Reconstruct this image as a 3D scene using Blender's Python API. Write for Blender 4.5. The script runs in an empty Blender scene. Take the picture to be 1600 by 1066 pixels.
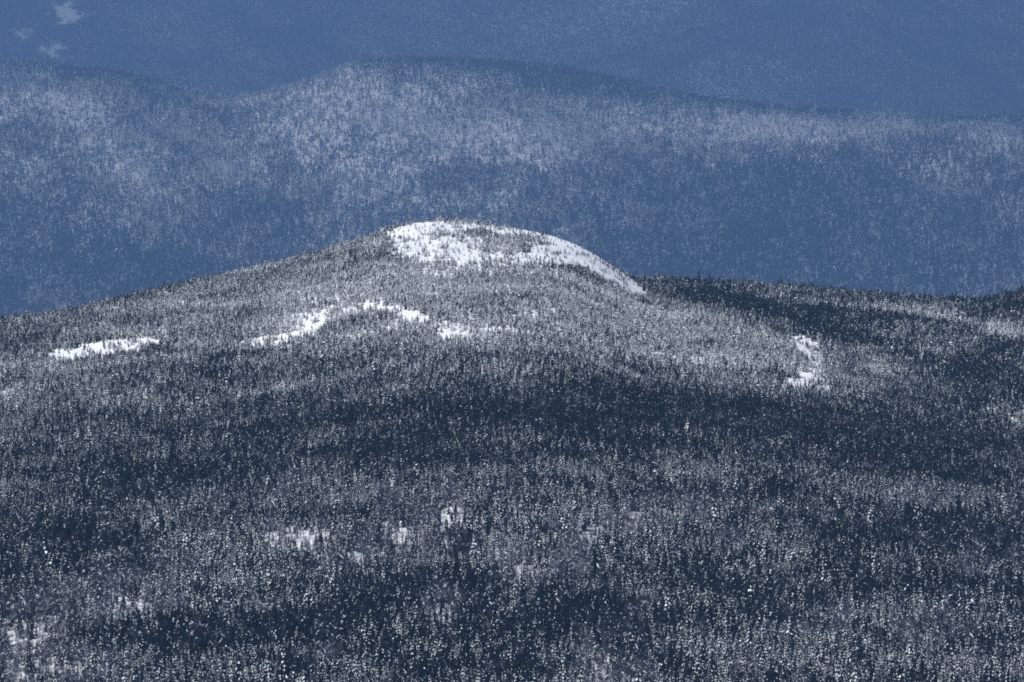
import bpy, math, random
import numpy as np

R = math.radians
rng = np.random.default_rng(7)
random.seed(7)
scene = bpy.context.scene

# ---------------------------------------------------------------- camera
F = 11441.0                      # focal length in photograph pixels (1600 wide): an 8 degree telephoto view
PITCH = math.atan(683.0 / F)     # looking slightly down from a higher summit
cam_d = bpy.data.cameras.new("camera")
cam = bpy.data.objects.new("camera", cam_d)
scene.collection.objects.link(cam)
cam.location = (0, 0, 0)
cam.rotation_euler = (R(90) - PITCH, 0, 0)
cam_d.sensor_width = 36.0
cam_d.lens = 36.0 * F / 1600.0
cam_d.clip_start = 10.0
cam_d.clip_end = 200000.0
scene.camera = cam

# ---------------------------------------------------------------- light
SUN_ELEV = R(44)
SUN_AZ = math.atan2(-0.70, -0.62)        # from over the camera's left shoulder
world = bpy.data.worlds.new("World")
scene.world = world
world.use_nodes = True
wn = world.node_tree.nodes
wl = world.node_tree.links
wn.clear()
wo = wn.new("ShaderNodeOutputWorld")
bg = wn.new("ShaderNodeBackground")
sky = wn.new("ShaderNodeTexSky")
sky.sky_type = 'NISHITA'
sky.sun_disc = False
sky.sun_elevation = SUN_ELEV
sky.sun_rotation = SUN_AZ % (2 * math.pi)
sky.altitude = 1200
bg.inputs["Strength"].default_value = 0.085
wl.new(sky.outputs[0], bg.inputs["Color"])
wl.new(bg.outputs[0], wo.inputs["Surface"])

sun_d = bpy.data.lights.new("sun", 'SUN')
sun_d.energy = 4.9
sun_d.angle = R(0.5)
sun_d.color = (1.0, 0.98, 0.945)
sun = bpy.data.objects.new("sun", sun_d)
scene.collection.objects.link(sun)
sun.location = (-1200, 4500, 900)
from mathutils import Vector
sdir = Vector((math.sin(SUN_AZ) * math.cos(SUN_ELEV), math.cos(SUN_AZ) * math.cos(SUN_ELEV), math.sin(SUN_ELEV)))
sun.rotation_euler = (-sdir).to_track_quat('-Z', 'Y').to_euler()

scene.view_settings.view_transform = 'Standard'
scene.view_settings.look = 'None'
scene.view_settings.gamma = 1.0
scene.view_settings.exposure = 0.12
scene.view_settings.use_curve_mapping = False
HAZE_DENSITY = 3.05e-5
HAZE_COLOR = (0.285, 0.505, 0.92)
scene.cycles.use_denoising = False
scene.cycles.filter_width = 1.9          # the long lens through two kilometres of air is a little soft
scene.cycles.max_bounces = 4
scene.cycles.diffuse_bounces = 2
scene.cycles.volume_bounces = 0

# ---------------------------------------------------------------- helpers
def noise_table(seed, n=64):
    return np.random.default_rng(seed).random((n, n))

def vnoise(x, y, seed=0):
    """smooth value noise, about 0..1, period 64 cells"""
    t = noise_table(seed)
    xi = np.floor(x).astype(int); yi = np.floor(y).astype(int)
    fx = x - xi; fy = y - yi
    fx = fx * fx * (3 - 2 * fx); fy = fy * fy * (3 - 2 * fy)
    x0 = xi % 64; x1 = (xi + 1) % 64; y0 = yi % 64; y1 = (yi + 1) % 64
    return (t[x0, y0] * (1 - fx) + t[x1, y0] * fx) * (1 - fy) + (t[x0, y1] * (1 - fx) + t[x1, y1] * fx) * fy

def fbm(x, y, seed=0, octs=4):
    s = 0; a = 1.0; n = 0
    for k in range(octs):
        s = s + a * (vnoise(x * 2 ** k + 13.7 * k, y * 2 ** k + 5.1 * k, seed + k) - 0.5)
        n += a; a *= 0.55
    return s / n * 2                                    # about -1..1

def sstep(a, b, x):
    t = np.clip((x - a) / (b - a), 0, 1)
    return t * t * (3 - 2 * t)

def row_to_z(v, D):
    return -D * np.tan(PITCH + np.arctan((v - 533.0) / F))

def z_to_row(z, D):
    return 533.0 + F * np.tan(np.arctan(-z / D) - PITCH)

def u_to_x(u, D):
    return (u - 800.0) / F * D * 1.002

def x_to_u(x, D):
    return 800.0 + x / (D * 1.002) * F

def mat(name):
    m = bpy.data.materials.new(name)
    m.use_nodes = True
    nt = m.node_tree
    b = nt.nodes["Principled BSDF"]
    b.inputs["Specular IOR Level"].default_value = 0.2
    return m, nt, b

def flat_mat(name, c, rough=0.8, var=0.0, scale=1.0):
    m, nt, b = mat(name)
    b.inputs["Roughness"].default_value = rough
    if var <= 0:
        b.inputs["Base Color"].default_value = (*c, 1)
        return m
    geo = nt.nodes.new("ShaderNodeObjectInfo")
    hsv = nt.nodes.new("ShaderNodeHueSaturation")
    hsv.inputs["Color"].default_value = (*c, 1)
    mr = nt.nodes.new("ShaderNodeMapRange")
    mr.inputs["To Min"].default_value = 1 - var
    mr.inputs["To Max"].default_value = 1 + var
    nt.links.new(geo.outputs["Random"], mr.inputs["Value"])
    nt.links.new(mr.outputs[0], hsv.inputs["Value"])
    nt.links.new(hsv.outputs[0], b.inputs["Base Color"])
    return m

M_needle = flat_mat("spruce needles", (0.006, 0.010, 0.012), 0.75, 0.5)
M_needle.node_tree.nodes["Principled BSDF"].inputs["Specular IOR Level"].default_value = 0.05
M_rime = flat_mat("frosted needles", (0.042, 0.052, 0.066), 0.8, 0.5)
M_dust = flat_mat("lightly frosted needles", (0.015, 0.021, 0.028), 0.8, 0.5)
M_bark = flat_mat("spruce bark", (0.040, 0.034, 0.034), 0.9, 0.3)
M_twig = flat_mat("bare birch bark", (0.050, 0.056, 0.078), 0.85, 0.3)
M_frost = flat_mat("frosted birch twigs", (0.36, 0.37, 0.40), 0.85, 0.35)
M_snowload = flat_mat("snow on branches", (0.82, 0.855, 0.89), 0.6, 0.05)

def snow_ground_mat(name, s_big, s_small, relief, patch=None):
    m, nt, b = mat(name)
    N = nt.nodes; L = nt.links
    tc = N.new("ShaderNodeTexCoord")
    mp = N.new("ShaderNodeMapping")
    mp.inputs["Scale"].default_value = (1, 0.45, 1)
    L.new(tc.outputs["Object"], mp.inputs[0])
    n1 = N.new("ShaderNodeTexNoise"); n1.inputs["Scale"].default_value = s_big; n1.inputs["Detail"].default_value = 8
    n2 = N.new("ShaderNodeTexNoise"); n2.inputs["Scale"].default_value = s_small; n2.inputs["Detail"].default_value = 6
    n2.inputs["Roughness"].default_value = 0.65
    L.new(mp.outputs[0], n1.inputs["Vector"]); L.new(mp.outputs[0], n2.inputs["Vector"])
    cr = N.new("ShaderNodeValToRGB")
    cr.color_ramp.elements[0].position = 0.28; cr.color_ramp.elements[0].color = (0.68, 0.71, 0.75, 1)
    cr.color_ramp.elements[1].position = 0.55; cr.color_ramp.elements[1].color = (0.865, 0.88, 0.90, 1)
    L.new(n1.outputs[0], cr.inputs[0])
    cr2 = N.new("ShaderNodeValToRGB")                       # a few rock and scrub specks poking out of the snow
    cr2.color_ramp.elements[0].position = 0.60; cr2.color_ramp.elements[0].color = (0, 0, 0, 1)
    cr2.color_ramp.elements[1].position = 0.74; cr2.color_ramp.elements[1].color = (1, 1, 1, 1)
    L.new(n2.outputs[0], cr2.inputs[0])
    mx = N.new("ShaderNodeMixRGB")
    mx.inputs["Color2"].default_value = (0.24, 0.23, 0.23, 1)
    L.new(cr2.outputs[0], mx.inputs["Fac"]); L.new(cr.outputs[0], mx.inputs["Color1"])
    L.new(mx.outputs[0], b.inputs["Base Color"])
    bp = N.new("ShaderNodeBump"); bp.inputs["Strength"].default_value = 0.5; bp.inputs["Distance"].default_value = relief
    L.new(n2.outputs[0], bp.inputs["Height"]); L.new(bp.outputs[0], b.inputs["Normal"])
    b.inputs["Roughness"].default_value = 0.65
    return m

M_snow = snow_ground_mat("wind packed snow", 0.035, 0.30, 1.4)
M_snow_mid = snow_ground_mat("snow under bare woods", 0.012, 0.12, 2.0)
M_snow_far = snow_ground_mat("snow of the far mountain", 0.006, 0.04, 4.0)

def link(o, parent=None):
    scene.collection.objects.link(o)
    if parent is not None:
        o.parent = parent
    return o

def grid_mesh(name, X, Y, Z, m):
    nu, nd = X.shape
    co = np.stack([X, Y, Z], -1).reshape(-1, 3).astype(np.float32)
    i = np.arange(nu - 1)[:, None]; j = np.arange(nd - 1)[None, :]
    a = i * nd + j
    quads = np.stack([a, a + nd, a + nd + 1, a + 1], -1).reshape(-1, 4)
    me = bpy.data.meshes.new(name)
    me.vertices.add(len(co)); me.vertices.foreach_set("co", co.ravel())
    me.loops.add(quads.size); me.loops.foreach_set("vertex_index", quads.ravel().astype(np.int32))
    me.polygons.add(len(quads)); me.polygons.foreach_set("loop_start", np.arange(0, quads.size, 4, dtype=np.int32))
    me.polygons.foreach_set("use_smooth", np.ones(len(quads), dtype=bool))
    me.update(calc_edges=True)
    me.materials.append(m)
    o = link(bpy.data.objects.new(name, me))
    o["kind"] = "structure"
    return o

def tri_mesh(name, verts, faces, mats, midx):
    me = bpy.data.meshes.new(name)
    me.from_pydata(verts, [], faces)
    for m in mats: me.materials.append(m)
    if midx is not None:
        me.polygons.foreach_set("material_index", midx)
    me.update()
    return me

# ---------------------------------------------------------------- near hill (dome in front, wooded shoulder behind)
uB = [-900, -400, 0, 100, 200, 300, 400, 500, 560, 600, 640, 690, 740, 800, 850, 900, 950, 1000, 1050, 1100, 1200, 1280, 1350, 1450, 1600, 1900, 2500]
vB = [640, 560, 503, 489, 466, 443, 420, 394, 376, 360, 349, 344, 347, 354, 363, 381, 409, 442, 462, 480, 512, 548, 586, 634, 700, 800, 900]
uD = [-900, 0, 700, 1000, 1300, 1600, 2500]
dB = [6000, 6250, 6500, 6350, 6000, 5700, 5400]
uA = [-900, 300, 600, 800, 950, 1000, 1100, 1200, 1300, 1400, 1500, 1535, 1560, 1600, 1700, 2500]
vA = [1100, 800, 620, 500, 452, 440, 444, 452, 458, 467, 474, 476, 467, 461, 452, 520]
uu_f = np.arange(-900, 2501, 10.0)

def smooth_table(uk, vk, w=5):
    y = np.interp(uu_f, uk, vk)
    k = np.hanning(w + 2)[1:-1]; k /= k.sum()
    p = np.pad(y, w, mode='edge')
    return np.convolve(p, k, 'same')[w:-w]
TB = smooth_table(uB, vB, 5); TDB = smooth_table(uD, dB, 21); TA = smooth_table(uA, vA, 5)

FS = 1.9                         # how much farther off the middle ridge and the mountain stand

def near_z(u, D):
    vb = np.interp(u, uu_f, TB); db = np.interp(u, uu_f, TDB); va = np.interp(u, uu_f, TA)
    x = u_to_x(u, D)
    zb = row_to_z(vb, db)
    z0 = row_to_z(1130.0, 4400.0) + 0 * zb
    t = (db - D) / (db - 4400.0)
    tp = np.maximum(t, 0)
    B = zb + (z0 - zb) * (0.72 * tp + 0.28 * tp ** 2)
    back = np.maximum(D - db, 0)
    B = B - 0.22 * back - 0.0004 * np.minimum(back, 400) ** 2 - 0.4 * np.maximum(back - 500, 0)
    # benches and undulations of the slope
    w = sstep(0.03, 0.25, t)
    und = 3.2 * np.sin((D + 60 * fbm(x / 300, D / 300, 31, 2)) / 52.0 + 0.002 * x) \
        + 7.0 * fbm(x / 230, D / 170, 5, 3) + 2.0 * fbm(x / 60, D / 45, 9, 3)
    B = B + w * und + 1.3 * fbm(x / 32, D / 32, 17, 3)
    za = row_to_z(va, 7400.0)
    A = za + 0.012 * (D - 7400.0) - 0.15 * np.maximum(6100 - D, 0)
    ab = np.maximum(D - 7400.0, 0)
    A = A - 0.18 * ab - 0.0006 * np.minimum(ab, 300) ** 2 - 0.4 * np.maximum(ab - 400, 0)
    wa = sstep(0, 250, 7400 - D)
    A = A + wa * (3.4 * np.sin((D * 1.0 + 0.9 * x + 40 * fbm(x / 200, D / 200, 41, 2)) / 46.0) + 3.0 * fbm(x / 150, D / 110, 43, 3)) + 0.8 * fbm(x / 40, D / 40, 47, 3)
    k = 3.0
    m = np.maximum(A, B)
    z = m + k * np.log(np.exp((A - m) / k) + np.exp((B - m) / k)) - 0.6
    return np.maximum(z, -2560.0)

us = np.linspace(-800, 2400, 380)
Ds = np.concatenate([np.linspace(900, 4200, 26)[:-1], np.linspace(4200, 7600, 420), np.linspace(7700, 12500, 30)])
UU, DD = np.meshgrid(us, Ds, indexing='ij')
near_Z = near_z(UU, DD)
near_hill = grid_mesh("near_hill", u_to_x(UU, DD), DD, near_Z, M_snow)

def sample_near(u, D):
    return near_z(u, D)

# ---------------------------------------------------------------- middle ridge
uM = [-900, -300, 0, 100, 200, 300, 350, 400, 450, 500, 550, 600, 700, 800, 900, 1000, 1100, 1200, 1300, 1400, 1500, 1600, 1900, 2500]
vM = [160, 105, 96, 104, 117, 144, 157, 150, 140, 122, 101, 95, 94, 99, 111, 134, 156, 169, 176, 184, 186, 187, 200, 260]
TM = smooth_table(uM, vM, 5)
DM = 24000.0
def mid_z(u, D):
    D = D / FS
    x = u_to_x(u, D)
    z0 = row_to_z(np.interp(u, uu_f, TM), DM)
    d = DM - D
    f = np.maximum(d, 0)
    slope = 0.20 * f + 0.00010 * np.minimum(f, 1400) ** 2 + 0.28 * np.maximum(f - 1400, 0)
    z = z0 - slope - 0.25 * np.maximum(-d, 0)
    w = sstep(0, 500, f)
    # spurs and hollows running down the slope
    z = z + w * (85 * fbm(x / 750, D / 1500, 61, 3) + 14 * fbm(x / 160, D / 240, 65, 3)) + 2.5 * fbm(x / 90, D / 90, 69, 2)
    return np.maximum(z, -1345.0) * FS
us = np.linspace(-800, 2400, 260)
Ds = np.concatenate([np.linspace(20500, 24300, 170), np.linspace(24500, 28500, 16)]) * FS
UU, DD = np.meshgrid(us, Ds, indexing='ij')
grid_mesh("middle_ridge", u_to_x(UU, DD), DD, mid_z(UU, DD), M_snow_mid)

# ---------------------------------------------------------------- far mountain
DF = 45000.0
def far_z(u, D):
    D = D / FS
    x = u_to_x(u, D)
    vf = -175 + 60 * np.sin(u / 330.0) + 25 * np.sin(u / 120.0 + 1)
    z0 = row_to_z(vf, DF)
    f = np.maximum(DF - D, 0)
    z = z0 - 0.42 * f - 0.3 * np.maximum(D - DF, 0)
    w = sstep(0, 900, f)
    z = z + w * (230 * fbm(x / 2200, D / 3600, 81, 3) + 40 * fbm(x / 400, D / 600, 85, 3))
    return np.maximum(z, -1345.0) * FS
us = np.linspace(-900, 2500, 200)
Ds = np.concatenate([np.linspace(40500, 45500, 120), np.linspace(45800, 51000, 14)]) * FS
UU, DD = np.meshgrid(us, Ds, indexing='ij')
far_Z = far_z(UU, DD)
grid_mesh("far_mountain", u_to_x(UU, DD), DD, far_Z, M_snow_far)

# valley floor that everything rises from
gx = np.linspace(-70000, 70000, 60); gy = np.linspace(-9000, 130000, 60)
GX, GY = np.meshgrid(gx, gy, indexing='ij')
grid_mesh("valley_ground", GX, GY, -2530.0 + 6 * fbm(GX / 4000, GY / 4000, 3, 2), M_snow_mid)

# ---------------------------------------------------------------- tree shapes (unit height, scaled when placed)
def spruce(seed, n_whorl=8, rad=0.17, snow=0.5, ragged=0.25, bare=0.12, side=0.8, fine=False):
    """returns trunk, crown, snow geometry as (verts, faces)"""
    r = random.Random(seed)
    a_s = r.random() * 6.28
    tv, tf = [], []
    for k in range(5):
        a = k * 2 * math.pi / 5
        tv.append((0.014 * math.cos(a), 0.014 * math.sin(a), -0.05))
    tv.append((0, 0, 0.97))
    for k in range(5): tf.append((k, (k + 1) % 5, 5))
    cv, cf, sv, sf = [], [], [], []
    for w in range(n_whorl):
        fz = w / (n_whorl - 0.3)
        z = bare + (0.95 - bare) * fz
        L0 = rad * (1 - fz) ** 0.85 + 0.018
        nb = r.randint(5, 7) if fz < 0.75 else 4
        a0 = r.random() * 6.28
        for b in range(nb):
            a = a0 + b * 2 * math.pi / nb + r.uniform(-0.35, 0.35)
            L = L0 * r.uniform(1 - ragged, 1 + ragged)
            zz = z + r.uniform(-0.025, 0.025)
            dz = -L * r.uniform(0.30, 0.75)
            hw = L * r.uniform(0.30, 0.48)
            c, s = math.cos(a), math.sin(a)
            i = len(cv)
            cv += [(0, 0, zz + 0.045),
                   (c * L * .6 - s * hw, s * L * .6 + c * hw, zz + dz * .75 - 0.012),
                   (c * L, s * L, zz + dz),
                   (c * L * .6 + s * hw, s * L * .6 - c * hw, zz + dz * .75 - 0.012),
                   (c * L * .45, s * L * .45, zz - 0.075)]
            cf += [(i, i + 1, i + 2), (i, i + 2, i + 3), (i, i + 4, i + 1), (i, i + 3, i + 4), (i + 1, i + 4, i + 2), (i + 3, i + 2, i + 4)]
            if r.random() < snow * (1 + side * math.cos(a - a_s)):
                p0 = r.uniform(0.25, 0.5); p1 = r.uniform(0.8, 1.05)
                q = hw * r.uniform(0.6, 1.15)
                th = 0.012 + 0.022 * r.random()
                if fine:                      # narrow streaks of snow along the boughs
                    q *= 0.52; th *= 0.45; p0 *= 0.7
                mz = lambda p: zz + 0.045 * (1 - p) + dz * p
                pm = (p0 + p1) / 2
                j = len(sv)
                sv += [(c * L * p0, s * L * p0, mz(p0) + 0.004),
                       (c * L * pm - s * q, s * L * pm + c * q, mz(pm) - 0.006),
                       (c * L * p1 * 1.04, s * L * p1 * 1.04, mz(p1) - 0.008),
                       (c * L * pm + s * q, s * L * pm - c * q, mz(pm) - 0.006),
                       (c * L * pm, s * L * pm, mz(pm) + th)]
                sf += [(j, j + 4, j + 1), (j + 1, j + 4, j + 2), (j + 2, j + 4, j + 3), (j + 3, j + 4, j)]
    # leader
    i = len(cv)
    cv += [(0.018, 0, 0.90), (-0.010, 0.016, 0.90), (-0.010, -0.016, 0.90), (0, 0, 1.0)]
    cf += [(i, i + 1, i + 3), (i + 1, i + 2, i + 3), (i + 2, i, i + 3)]
    return (tv, tf), (cv, cf), (sv, sf)

def bare_tree(seed, snow=0.3):
    r = random.Random(seed)
    tv, tf, sv, sf = [], [], [], []
    def rod(p, q, w0, w1):
        i = len(tv)
        d = Vector(q) - Vector(p)
        a = d.orthogonal().normalized(); b = d.cross(a).normalized()
        for (pt, w) in ((p, w0), (q, w1)):
            for k in range(3):
                an = k * 2.094
                o = Vector(pt) + (a * math.cos(an) + b * math.sin(an)) * w
                tv.append(tuple(o))
        for k in range(3):
            k2 = (k + 1) % 3
            tf.append((i + k, i + k2, i + 3 + k2)); tf.append((i + k, i + 3 + k2, i + 3 + k))
    lean = (r.uniform(-.04, .04), r.uniform(-.04, .04))
    rod((0, 0, -0.05), (lean[0] * .6, lean[1] * .6, 0.6), 0.014, 0.010)
    rod((lean[0] * .6, lean[1] * .6, 0.6), (lean[0], lean[1], 1.0), 0.010, 0.002)
    for b in range(13):
        z = r.uniform(0.38, 0.92)
        a = r.random() * 6.28
        L = 0.26 * (1.1 - z) + 0.05
        up = L * r.uniform(0.9, 1.8)
        p = (lean[0] * z, lean[1] * z, z)
        q = (p[0] + math.cos(a) * L, p[1] + math.sin(a) * L, z + up * .55)
        rod(p, q, 0.0055, 0.002)
        for k in range(2):
            f = r.uniform(0.4, 0.9); a2 = a + r.uniform(-1.2, 1.2)
            m = [p[i] + (q[i] - p[i]) * f for i in range(3)]
            e = (m[0] + math.cos(a2) * L * .5, m[1] + math.sin(a2) * L * .5, m[2] + L * .5)
            rod(m, e, 0.003, 0.0012)
        if r.random() < snow:
            j = len(sv); w = 0.011
            m = [(p[i] * .4 + q[i] * .6) for i in range(3)]
            sv += [(p[0] * .7 + q[0] * .3, p[1] * .7 + q[1] * .3, p[2] * .7 + q[2] * .3 + 0.008), (m[0] - math.sin(a) * w, m[1] + math.cos(a) * w, m[2] + 0.004),
                   (q[0], q[1], q[2] + 0.008), (m[0] + math.sin(a) * w, m[1] - math.cos(a) * w, m[2] + 0.004), (m[0], m[1], m[2] + 0.022)]
            sf += [(j, j + 4, j + 1), (j + 1, j + 4, j + 2), (j + 2, j + 4, j + 3), (j + 3, j + 4, j)]
    return (tv, tf), ([], []), (sv, sf)

def joined(name, parts, mats):
    V, Fc, MI = [], [], []
    for k, (v, f) in enumerate(parts):
        o = len(V); V += v
        Fc += [tuple(i + o for i in t) for t in f]
        MI += [k] * len(f)
    return tri_mesh(name, V, Fc, mats, MI)

kinds = []       # (name, parts, mats)
KI = {}
def add_kind(cls, parts, mats):
    KI.setdefault(cls, []).append(len(kinds)); kinds.append((cls, parts, mats))
MS = [M_bark, M_needle, M_snowload]; MD = [M_bark, M_dust, M_snowload]; MR = [M_bark, M_rime, M_snowload]
for s in range(4): add_kind("dark", spruce(100 + s, 8, 0.165, 0.05), MS)
for s in range(4): add_kind("dusted", spruce(200 + s, 7, 0.175, 0.26), MD)
for s in range(4): add_kind("snowy", spruce(300 + s, 7, 0.185, 0.50), MR)
for s in range(4): add_kind("laden", spruce(400 + s, 6, 0.21, 0.95, 0.3, 0.08, 0.5), MR)
for s in range(5): add_kind("near_dark", spruce(700 + s, 10, 0.16, 0.05, 0.3, 0.10, 0.8, True), MS)
for s in range(5): add_kind("near_dusted", spruce(720 + s, 10, 0.165, 0.33, 0.35, 0.10, 0.8, True), MS)
for s in range(5): add_kind("near_snowy", spruce(740 + s, 10, 0.17, 0.66, 0.35, 0.10, 0.6, True), MD)
for s in range(4): add_kind("near_laden", spruce(760 + s, 9, 0.18, 0.92, 0.35, 0.08, 0.4, True), MR)
for s in range(4): add_kind("bare", bare_tree(500 + s), [M_twig, M_twig, M_snowload])
for s in range(4): add_kind("frosted", bare_tree(600 + s, 0.9), [M_frost, M_frost, M_snowload])
for s in range(2): add_kind("clump", None, None)

protos = bpy.data.collections.new("tree shapes")      # never linked to the scene: only the sources of the forest instances
pobj = []
for i, (cls, parts, mats) in enumerate(kinds):
    if parts is None:
        # a clump of eight trees for woods so far off that one tree is about a pixel
        V = [[], [], []]; Fs = [[], [], []]
        r = random.Random(900 + i)
        for k in range(8):
            src = kinds[r.choice(KI["dark"] + KI["bare"][:2])][1]
            src = (src[0], src[1], ([], []))
            ox, oy, sc_ = r.uniform(-1, 1), r.uniform(-1, 1), r.uniform(.7, 1.1)
            for q in range(3):
                o = len(V[q]); V[q] += [(x * sc_ + ox, y * sc_ + oy, z * sc_) for x, y, z in src[q][0]]
                Fs[q] += [tuple(a + o for a in f) for f in src[q][1]]
        parts = [(V[q], Fs[q]) for q in range(3)]; mats = MS
    o = bpy.data.objects.new("tree_shape.%03d" % (i + 1), joined("tree_shape", parts, mats))
    protos.objects.link(o); pobj.append(o)

def forest_nodes():
    ng = bpy.data.node_groups.new("forest", 'GeometryNodeTree')
    ng.interface.new_socket("Geometry", in_out='INPUT', socket_type='NodeSocketGeometry')
    ng.interface.new_socket("Geometry", in_out='OUTPUT', socket_type='NodeSocketGeometry')
    N = ng.nodes; L = ng.links
    gi = N.new("NodeGroupInput"); go = N.new("NodeGroupOutput")
    ci = N.new("GeometryNodeCollectionInfo")
    ci.inputs["Collection"].default_value = protos
    ci.inputs["Separate Children"].default_value = True
    ci.inputs["Reset Children"].default_value = True
    iop = N.new("GeometryNodeInstanceOnPoints")
    iop.inputs["Pick Instance"].default_value = True
    def attr(nm, t):
        a = N.new("GeometryNodeInputNamedAttribute"); a.data_type = t; a.inputs["Name"].default_value = nm
        return [s for s in a.outputs if s.enabled and s.name == "Attribute"][0]
    L.new(gi.outputs[0], iop.inputs["Points"])
    L.new(ci.outputs[0], iop.inputs["Instance"])
    L.new(attr("pick", 'INT'), iop.inputs["Instance Index"])
    e2r = N.new("FunctionNodeEulerToRotation")
    L.new(attr("turn", 'FLOAT_VECTOR'), e2r.inputs[0])
    L.new(e2r.outputs[0], iop.inputs["Rotation"])
    L.new(attr("size", 'FLOAT_VECTOR'), iop.inputs["Scale"])
    L.new(iop.outputs[0], go.inputs[0])
    return ng
FOREST = forest_nodes()

def forest(name, label, cat, P, pick, h, w):
    n = len(P)
    me = bpy.data.meshes.new(name)
    me.vertices.add(n); me.vertices.foreach_set("co", P.astype(np.float32).ravel())
    me.attributes.new("pick", 'INT', 'POINT').data.foreach_set("value", pick.astype(np.int32))
    turn = np.zeros((n, 3), np.float32)
    turn[:, 0] = rng.normal(0, 0.035, n); turn[:, 1] = rng.normal(0, 0.035, n); turn[:, 2] = rng.random(n) * 6.283
    me.attributes.new("turn", 'FLOAT_VECTOR', 'POINT').data.foreach_set("vector", turn.ravel())
    sz = np.stack([w, w, h], -1).astype(np.float32)
    me.attributes.new("size", 'FLOAT_VECTOR', 'POINT').data.foreach_set("vector", sz.ravel())
    for m in (M_bark, M_needle, M_snowload): me.materials.append(m)
    o = link(bpy.data.objects.new(name, me))
    md = o.modifiers.new("forest", 'NODES'); md.node_group = FOREST
    o["kind"] = "stuff"; o["label"] = label; o["category"] = cat
    return o

# ---------------------------------------------------------------- where the near woods open and how snowy they are
def blobs(u, v, lst, grow=False):
    s = np.zeros_like(u)
    for (cx, cy, rx, ry, ang, k) in lst:
        if grow:                      # an opening reaches down behind the tops of the trees below it
            tall = float(np.interp(cy, [340, 500, 640, 800, 1066], [3, 5, 9, 14, 20]))
            low = float(cy > 740)
            cy = cy + (0.34 + 0.1 * low) * tall; ry = ry + (0.40 + 0.2 * low) * tall; rx = rx * 1.08; k = k * (1.15 + 0.2 * low)
        c, sn = math.cos(R(ang)), math.sin(R(ang))
        dx, dy = u - cx, v - cy
        a = (dx * c + dy * sn) / rx; b = (-dx * sn + dy * c) / ry
        s = s + k * np.exp(-(a * a + b * b) * 0.9)
    return s

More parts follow.
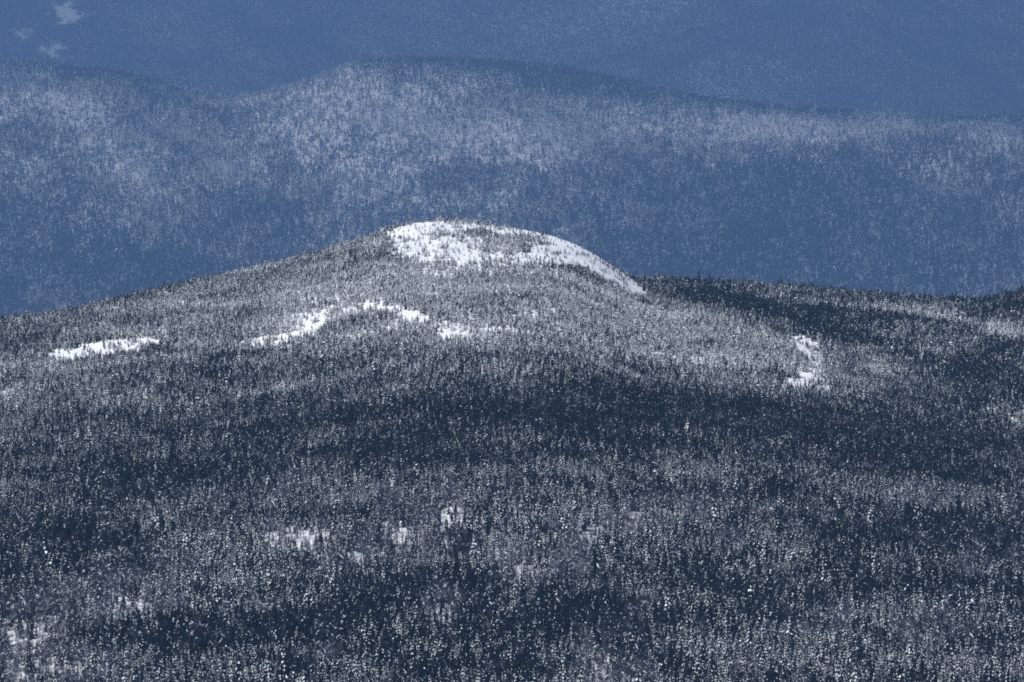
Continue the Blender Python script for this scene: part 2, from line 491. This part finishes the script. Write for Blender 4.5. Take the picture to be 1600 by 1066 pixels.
OPEN = [  # clearings on the dome: centre, half sizes, tilt, strength
 (648, 360, 24, 7, -18, 1.1), (692, 358, 34, 4, 2, .7), (705, 386, 36, 11, 0, 1.1), (640, 380, 20, 9, -30, .8), (720, 403, 60, 6, 0, .9),
 (675, 372, 30, 4, 0, .45), (745, 372, 18, 8, 0, .4), (668, 374, 22, 3, 5, -.45), (700, 370, 26, 2.5, 0, -.4), (790, 383, 46, 6, 4, -.6), (680, 378, 84, 18, 0, .32), (598, 372, 36, 9, -24, .32), (860, 395, 60, 12, 12, .3), (650, 360, 30, 9, -20, .6), (710, 392, 40, 9, 0, .4), (640, 398, 20, 5, 0, .4), (735, 352, 30, 2.5, 4, .9), (985, 450, 16, 4, 30, .9), (850, 377, 36, 2.5, 14, -.5),
 (800, 361, 55, 4.5, 7, 1.35), (860, 372, 40, 5, 18, 1.3), (905, 392, 40, 8, 27, 1.6), (940, 414, 34, 10, 36, 1.7), (974, 440, 28, 8, 38, 1.6),
 (865, 396, 34, 8, 12, 1.2), (905, 412, 30, 8, 22, 1.0), (805, 405, 60, 5.5, 0, 1.15), (865, 418, 14, 5, 10, .6),
 (605, 484, 24, 5, 12, 1.2), (643, 493, 26, 6, 12, 1.5), (545, 481, 26, 3, -8, .9), (580, 477, 20, 2.5, 0, .5), (487, 507, 24, 10, -35, 1.6), (455, 527, 34, 3.5, -10, 1.1), (410, 535, 30, 3, -8, .6),
 (704, 514, 18, 6, 25, 1.0), (560, 503, 34, 5, 4, -1.1), (556, 528, 34, 4, 8, .7), (700, 520, 26, 12, 30, .35), (385, 540, 20, 4, 0, .8), (445, 548, 16, 8, 60, .6), (820, 520, 50, 8, 8, .45), (730, 590, 40, 5, 0, .3),
 (160, 543, 56, 10, -10, 1.5), (100, 551, 34, 4, -4, 1.1), (215, 537, 34, 5, -12, 1.0), (285, 520, 26, 2.5, -14, .6),
 (30, 600, 60, 12, -10, .42), (35, 662, 70, 10, 0, .38), (60, 690, 40, 8, 0, .25), (10, 620, 30, 10, 0, .3), (360, 606, 50, 5, 0, .6), (340, 565, 40, 4, 0, .25),
 (1258, 540, 20, 9, 62, 1.6), (1272, 562, 20, 8, 65, 1.6), (1262, 596, 26, 9, 15, 1.1), (1238, 604, 16, 10, 0, .8), (1238, 530, 12, 6, 20, .7), (1190, 548, 30, 6, 10, .3),
 (1300, 610, 40, 8, 0, .3), (1130, 590, 60, 6, 0, .3),
 # openings lower down, where the trunks stand against the snow
 (470, 843, 48, 11, 0, .72), (705, 806, 22, 12, -20, 1.1), (618, 826, 28, 15, -20, .9), (185, 948, 66, 13, 0, .85), (45, 985, 80, 11, 0, .75),
 (55, 1060, 100, 15, 0, .8), (912, 838, 38, 6, 0, .85), (1000, 815, 22, 10, 0, .85), (1044, 808, 20, 6, 0, .75), (692, 960, 26, 9, 0, .9),
 (930, 1045, 16, 22, 0, .7), (825, 905, 34, 14, 0, .7), (900, 895, 34, 14, 0, .55), (1140, 860, 24, 10, 0, .45), (1300, 985, 24, 9, 0, .6), (1520, 900, 26, 8, 0, .45),
 (560, 880, 60, 16, 0, .4), (450, 770, 14, 14, 0, .45), (270, 888, 40, 10, 0, .4), (660, 870, 20, 20, 0, .35), (1465, 790, 60, 7, 0, .5), (1100, 800, 60, 8, 0, .3),
 (500, 1030, 30, 12, 0, .35), (1450, 1000, 60, 10, 0, .4), (960, 1070, 60, 8, 0, .5),
 # pale bands on the shoulder behind
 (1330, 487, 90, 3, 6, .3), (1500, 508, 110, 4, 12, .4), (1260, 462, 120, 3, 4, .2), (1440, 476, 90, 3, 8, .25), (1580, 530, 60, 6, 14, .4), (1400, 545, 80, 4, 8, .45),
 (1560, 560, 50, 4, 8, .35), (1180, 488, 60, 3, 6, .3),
]
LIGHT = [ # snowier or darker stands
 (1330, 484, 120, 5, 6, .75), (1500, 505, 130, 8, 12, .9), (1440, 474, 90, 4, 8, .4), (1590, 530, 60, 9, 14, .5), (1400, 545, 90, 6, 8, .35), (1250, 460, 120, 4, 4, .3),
 (700, 950, 1400, 130, 0, -.13), (800, 690, 900, 45, 0, -.14), (150, 960, 260, 60, 0, .15), (720, 370, 200, 28, 4, .45), (720, 450, 330, 60, 0, .15), (1050, 520, 180, 40, 10, .15),  # negative entries: cloud shade on the lower slope, put in as less snow
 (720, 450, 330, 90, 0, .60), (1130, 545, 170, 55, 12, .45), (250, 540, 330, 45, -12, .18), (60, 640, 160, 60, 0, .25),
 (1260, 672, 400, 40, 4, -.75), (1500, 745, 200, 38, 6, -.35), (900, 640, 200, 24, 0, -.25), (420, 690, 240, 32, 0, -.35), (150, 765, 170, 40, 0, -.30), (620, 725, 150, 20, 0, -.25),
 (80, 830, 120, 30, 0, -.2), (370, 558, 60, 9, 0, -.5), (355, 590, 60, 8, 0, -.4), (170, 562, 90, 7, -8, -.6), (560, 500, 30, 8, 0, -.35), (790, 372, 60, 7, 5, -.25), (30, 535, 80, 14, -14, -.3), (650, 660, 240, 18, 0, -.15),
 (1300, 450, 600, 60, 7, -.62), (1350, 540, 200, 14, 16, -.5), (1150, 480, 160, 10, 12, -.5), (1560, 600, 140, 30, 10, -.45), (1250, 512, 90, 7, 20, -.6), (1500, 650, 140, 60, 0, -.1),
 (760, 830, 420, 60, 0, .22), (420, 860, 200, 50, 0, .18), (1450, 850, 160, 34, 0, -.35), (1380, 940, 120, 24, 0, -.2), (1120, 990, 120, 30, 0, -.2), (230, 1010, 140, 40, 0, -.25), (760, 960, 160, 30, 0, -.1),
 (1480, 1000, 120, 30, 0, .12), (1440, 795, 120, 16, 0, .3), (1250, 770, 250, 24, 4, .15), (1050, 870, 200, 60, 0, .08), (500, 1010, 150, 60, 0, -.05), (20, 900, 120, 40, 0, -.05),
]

def scatter(D0, D1, s, u0, u1):
    """jittered lattice with spacing s over the wedge seen between columns u0..u1"""
    xs0 = u_to_x(u0, D1); xs1 = u_to_x(u1, D1)
    x = np.arange(xs0, xs1, s); y = np.arange(D0, D1, s)
    X, Y = np.meshgrid(x, y, indexing='ij')
    X = X + (np.arange(len(y)) % 2)[None, :] * s * .5
    X = (X + rng.uniform(-.48, .48, X.shape) * s).ravel(); Y = (Y + rng.uniform(-.48, .48, Y.shape) * s).ravel()
    U = x_to_u(X, Y)
    k = (U > u0) & (U < u1)
    return X[k], Y[k], U[k]

PX, PY, PU = [], [], []
for (a, b, s) in ((4330, 5000, 3.25), (5000, 5500, 2.8), (5500, 6000, 2.45), (6000, 6620, 2.3)):
    x, y, u = scatter(a, b, s, -190, 1790)
    PX.append(x); PY.append(y); PU.append(u)
x, y, u = scatter(6620, 7480, 2.4, 880, 1790)
PX.append(x); PY.append(y); PU.append(u)
X = np.concatenate(PX); Y = np.concatenate(PY); U = np.concatenate(PU)
Z = near_z(U, Y)
V = z_to_row(Z, Y)
# leave out what stands well behind the crest of the dome
db = np.interp(U, uu_f, TDB)
onA = (Y > db + 90)
keep = ~(onA & (U < 960)) & (rng.random(len(X)) < np.where((Y > 6000) & onA, 0.60, 1.0))
wu = U + 9 * fbm(X / 14, Y / 25, 121, 3); wv = V + 4.5 * fbm(X / 12, Y / 30, 131, 3)
op = blobs(wu, wv, OPEN, True)
ragg = 0.75 * fbm((X + 0.35 * Y) / 9, (Y - 0.9 * X) / 20, 141, 3) + 0.35 * fbm((X + 0.3 * Y) / 45, (Y - 0.8 * X) / 80, 151, 2)
hole = sstep(0.15, 1.0, op + ragg)
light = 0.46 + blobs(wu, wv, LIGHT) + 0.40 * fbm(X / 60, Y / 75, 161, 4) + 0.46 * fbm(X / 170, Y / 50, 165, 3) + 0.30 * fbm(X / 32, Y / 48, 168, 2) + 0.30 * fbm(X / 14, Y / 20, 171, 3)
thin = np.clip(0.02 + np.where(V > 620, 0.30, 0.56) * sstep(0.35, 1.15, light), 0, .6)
edge_hole = sstep(0.35, 0.8, 0.5 + 1.1 * fbm(X / 22, Y / 40, 181, 3)) * 0.15
lone = 0.05 + 0.05 * (V > 600) + 0.24 * (V > 740)
lone = lone + np.where(V < 640, 0.45, 0.2) * sstep(0.15, 0.65, fbm(X / 7, Y / 16, 145, 2))
p = (1 - thin) * (1 - edge_hole) * (1 - hole) + lone * hole
keep &= rng.random(len(X)) < p
X, Y, Z, U, V, light, hole, onA = [a[keep] for a in (X, Y, Z, U, V, light, hole, onA)]
n = len(X)
# height: real trees at the foot, stunted ones on the summit
hh = np.interp(V, [340, 400, 500, 600, 700, 820, 1066], [3.8, 4.1, 5.0, 6.8, 8.7, 10.8, 13.0])
hh = np.where(onA, 7.2, hh) * np.exp(rng.normal(0, 0.20, n)) * (1 + 0.15 * fbm(X / 30, Y / 30, 191, 2))
hh = np.where(rng.random(n) < 0.025, hh * 1.4, hh)
hh = np.where(hole > 0.6, hh * 0.75, hh)
ww = hh * np.interp(V, [340, 450, 650, 1066], [1.55, 1.35, 1.15, 1.10]) * rng.uniform(.85, 1.2, n)
# kind of tree
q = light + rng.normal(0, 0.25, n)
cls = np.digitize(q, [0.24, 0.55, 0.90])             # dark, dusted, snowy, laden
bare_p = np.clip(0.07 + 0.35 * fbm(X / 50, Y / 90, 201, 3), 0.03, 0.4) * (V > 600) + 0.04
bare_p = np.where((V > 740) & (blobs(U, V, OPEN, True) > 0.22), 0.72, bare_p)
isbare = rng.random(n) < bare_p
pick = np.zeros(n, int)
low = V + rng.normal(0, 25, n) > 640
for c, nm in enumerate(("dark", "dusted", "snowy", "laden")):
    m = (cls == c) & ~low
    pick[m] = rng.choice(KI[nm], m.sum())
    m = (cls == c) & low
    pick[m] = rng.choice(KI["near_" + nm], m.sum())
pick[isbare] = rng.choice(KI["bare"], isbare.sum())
hh = np.where(isbare, hh * 1.12, hh); ww = np.where(isbare, hh * 1.0, ww)
P = np.stack([X, Y, Z - 0.1], -1)
print("near trees", n)

# the 300 trees that show largest become objects of their own
inframe = (U > 4) & (U < 1596) & (V < 1069)
score = np.where(inframe, hh / Y * np.where(isbare, .93, 1) , -1)
cand = np.argsort(-score)
cand = [i for i in cand[:3000] if V[i] > 930][:298]
single = np.zeros(n, bool); single[cand] = True
rest = ~single
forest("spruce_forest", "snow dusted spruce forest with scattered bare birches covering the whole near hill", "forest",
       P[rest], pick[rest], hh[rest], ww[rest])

part_mesh = {}
def part_meshes(i):
    if i not in part_mesh:
        cls_, parts, mats = kinds[i]
        part_mesh[i] = [(nm, tri_mesh(nm, v, f, [mats[k]], None)) for k, (nm, (v, f)) in enumerate(zip(("trunk", "crown", "snow_cover"), parts)) if len(f)]
    return part_mesh[i]
WORD = {"dark": "dark spruce nearly free of snow", "dusted": "spruce lightly dusted with snow", "snowy": "spruce carrying many small snow clumps",
        "laden": "short spruce buried in snow", "bare": "leafless birch with thin grey trunk"}
ZONE = [(267, "at the bottom left corner by the open snow"), (533, "in dense woods left of the bottom middle"), (800, "in the woods just left of bottom centre"),
        (1067, "in the woods just right of bottom centre"), (1333, "in dense woods right of the bottom middle"), (1601, "in the woods at the bottom right corner")]
def zone_of(i):
    return (kinds[pick[i]][0], [t for lim, t in ZONE if U[i] < lim][0])
tallest = {}
for i in cand:
    z = zone_of(i)
    if z not in tallest or hh[i] / Y[i] > hh[tallest[z]] / Y[tallest[z]]:
        tallest[z] = i
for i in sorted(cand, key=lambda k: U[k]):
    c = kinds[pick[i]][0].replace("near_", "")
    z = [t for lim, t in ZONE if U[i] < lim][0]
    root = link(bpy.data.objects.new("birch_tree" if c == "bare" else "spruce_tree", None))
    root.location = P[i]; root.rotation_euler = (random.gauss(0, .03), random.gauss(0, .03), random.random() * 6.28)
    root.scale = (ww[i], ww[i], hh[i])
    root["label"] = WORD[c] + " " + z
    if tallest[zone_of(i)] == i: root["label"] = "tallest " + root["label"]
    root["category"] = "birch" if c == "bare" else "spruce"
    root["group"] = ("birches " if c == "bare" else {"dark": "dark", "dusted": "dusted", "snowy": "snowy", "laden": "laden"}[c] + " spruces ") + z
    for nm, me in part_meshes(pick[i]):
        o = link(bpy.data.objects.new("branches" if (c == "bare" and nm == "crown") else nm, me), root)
        if nm == "snow_cover": o["kind"] = "stuff"

# ---------------------------------------------------------------- middle ridge woods
X, Y, U = scatter(21600 * FS, 24150 * FS, 12.5, -160, 1760)
Z = mid_z(U, Y); V = z_to_row(Z, Y)
LM = [(560, 190, 300, 75, -8, .6), (900, 210, 250, 50, 0, .3), (60, 170, 130, 26, 5, .4), (860, 230, 110, 40, 0, .3), (1220, 208, 110, 24, 0, .8), (1420, 202, 90, 12, 4, .6), (560, 300, 220, 30, 0, .15), (60, 160, 120, 30, 5, .3), (1570, 230, 60, 30, 0, .3), (170, 250, 160, 50, 0, .15),
      (800, 108, 300, 15, 5, -.9), (900, 145, 130, 10, 6, -.5), (1150, 160, 160, 10, 8, -.5), (1300, 172, 300, 10, 3, -.5), (250, 150, 100, 16, 12, -.35), (1000, 175, 80, 18, 0, -.2), (1350, 300, 260, 60, 0, -.15),
      (100, 420, 260, 60, 0, -.3), (430, 320, 160, 30, 0, -.15), (1200, 400, 400, 60, 0, -.3), (100, 110, 140, 8, 5, -.4), (800, 320, 300, 50, 0, -.1), (780, 106, 30, 3, 4, .3), (870, 112, 60, 3, 6, .5)]
lm = 0.42 + blobs(U, V, LM) + 0.55 * fbm(X / 330, Y / 460, 221, 4) + 0.40 * fbm(X / 60, Y / 85, 231, 3)
keep = rng.random(len(X)) < np.clip(1.0 - 0.22 * sstep(0.15, 1.2, lm), 0.05, 1)
X, Y, Z, lm, V = [a[keep] for a in (X, Y, Z, lm, V)]
n = len(X)
hh = 33.0 * np.exp(rng.normal(0, 0.22, n)) * np.interp(V, [90, 150, 400], [.8, .95, 1.15]); ww = hh * rng.uniform(.95, 1.4, n)
q = lm + rng.normal(0, .25, n)
pick = np.zeros(n, int); cls = np.digitize(q, [0.45, 0.80, 1.3])
for c, nm in enumerate(("dark", "dusted", "snowy", "laden")):
    m = cls == c; pick[m] = rng.choice(KI[nm], m.sum())
m = rng.random(n) < np.clip(0.12 + lm * 0.65, 0.05, .85); pick[m] = rng.choice(KI["frosted"], m.sum())
m2 = m & (rng.random(n) < 0.3); pick[m2] = rng.choice(KI["bare"], m2.sum())
print("mid trees", n)
forest("ridge_forest", "hazy blue woods of bare trees and spruces covering the middle ridge", "forest", np.stack([X, Y, Z - .2], -1), pick, hh, ww)

# ---------------------------------------------------------------- far mountain woods
X, Y, U = scatter(40700 * FS, 44900 * FS, 26.0, -160, 1760)
Z = far_z(U, Y); V = z_to_row(Z, Y)
k = (V < 330)
X, Y, U, Z, V = [a[k] for a in (X, Y, U, Z, V)]
LF = [(100, 15, 26, 14, 0, .9), (60, 60, 60, 30, 30, .45), (30, 50, 18, 8, 0, .6), (125, 30, 20, 10, 0, .7), (105, 32, 10, 8, 0, .8), (90, 85, 20, 10, 0, .5), (75, 75, 14, 6, 0, .5), (290, 20, 50, 20, 0, .3), (1000, 60, 200, 40, 0, .12), (1200, 30, 300, 60, 0, .15)]
lf = blobs(U, V, LF) + 0.35 * fbm(X / 800, Y / 1400, 241, 4) + 0.9 * fbm(X / 45, Y / 90, 251, 3) * sstep(0.12, 0.4, blobs(U[:], V, LF))
keep = rng.random(len(X)) < np.clip(1.0 - 1.0 * sstep(0.40, 1.0, lf), 0.02, 1)
X, Y, Z = [a[keep] for a in (X, Y, Z)]
n = len(X)
hh = 32 * np.exp(rng.normal(0, 0.10, n)); ww = hh * rng.uniform(.75, 1.0, n)
print("far clumps", n)
forest("mountain_forest", "faint blue forest on the farthest mountain behind the ridges", "forest", np.stack([X, Y, Z - .3], -1), rng.choice(KI["clump"], n), hh, ww)

# ---------------------------------------------------------------- fallen trunks in the clearings
def at(u, v):
    Dk = np.linspace(4300, 6600, 6000)
    r = z_to_row(near_z(np.full_like(Dk, u), Dk), Dk)
    i = int(np.argmin(np.abs(r - v)))
    D = Dk[i]
    return Vector((float(u_to_x(u, D)), float(D), float(near_z(np.array([float(u)]), np.array([D]))[0])))

def fallen(u0, v0, u1, v1, rise, label):
    a = at(u0, v0); b = at(u1, v1)
    # a trunk lying up the slope, its top caught in the branches behind
    b = a + (b - a) * 1.0
    b.y = a.y + min(14.0, b.y - a.y); b.z = float(near_z(np.array([float(u1)]), np.array([b.y]))[0]) + rise
    d = b - a; L = d.length; d.normalize()
    p = d.orthogonal().normalized(); q = d.cross(p)
    v, f = [], []
    for (t, w) in ((0, .17), (.5, .13), (1, .05)):
        for k in range(6):
            an = k * math.pi / 3
            v.append(tuple(d * L * t + (p * math.cos(an) + q * math.sin(an)) * w + Vector((0, 0, .25))))
    for s in range(2):
        for k in range(6):
            k2 = (k + 1) % 6
            f.append((s * 6 + k, s * 6 + k2, s * 6 + 6 + k2, s * 6 + 6 + k))
    root = link(bpy.data.objects.new("fallen_tree", None)); root.location = a
    root["label"] = label; root["category"] = "fallen tree"
    link(bpy.data.objects.new("trunk", tri_mesh("trunk", v, f, [M_bark], None)), root)
    v, f = [], []
    for k in range(9):
        t = .35 + .07 * k; an = k * 2.3
        o = d * L * t + Vector((0, 0, .25)); e = o + (p * math.cos(an) + q * math.sin(an)) * (1.1 - .8 * t) + d * .3
        i = len(v)
        v += [tuple(o + p * .03), tuple(o - p * .03), tuple(o + q * .04), tuple(e)]
        f += [(i, i + 1, i + 3), (i + 1, i + 2, i + 3), (i + 2, i, i + 3)]
    link(bpy.data.objects.new("branches", tri_mesh("branches", v, f, [M_bark], None)), root)
fallen(450, 846, 486, 828, 3.0, "fallen trunk leaning across the small snowy clearing left of centre")
fallen(8, 1060, 44, 1040, 3.5, "fallen trunk leaning across open snow at the bottom left corner")

# ---------------------------------------------------------------- the air between here and the mountains
top = float(max(far_Z.max(), 0)) + 40.0
bx0, bx1, by0, by1, bz0, bz1 = -71000, 71000, -10000, 131000, -2566.0, top
v = [(x, y, z) for z in (bz0, bz1) for y in (by0, by1) for x in (bx0, bx1)]
f = [(0, 2, 3, 1), (4, 5, 7, 6), (0, 1, 5, 4), (2, 6, 7, 3), (0, 4, 6, 2), (1, 3, 7, 5)]
hm = bpy.data.materials.new("haze"); hm.use_nodes = True
nt = hm.node_tree; nt.nodes.clear()
out = nt.nodes.new("ShaderNodeOutputMaterial")
pv = nt.nodes.new("ShaderNodeVolumePrincipled")
pv.inputs["Color"].default_value = (*HAZE_COLOR, 1)
pv.inputs["Density"].default_value = HAZE_DENSITY
pv.inputs["Anisotropy"].default_value = 0.4
nt.links.new(pv.outputs[0], out.inputs["Volume"])
me = bpy.data.meshes.new("haze"); me.from_pydata(v, [], f); me.materials.append(hm); me.update()
hz = link(bpy.data.objects.new("haze", me)); hz["kind"] = "stuff"
hz["label"] = "thin blue air haze lying between the hills"
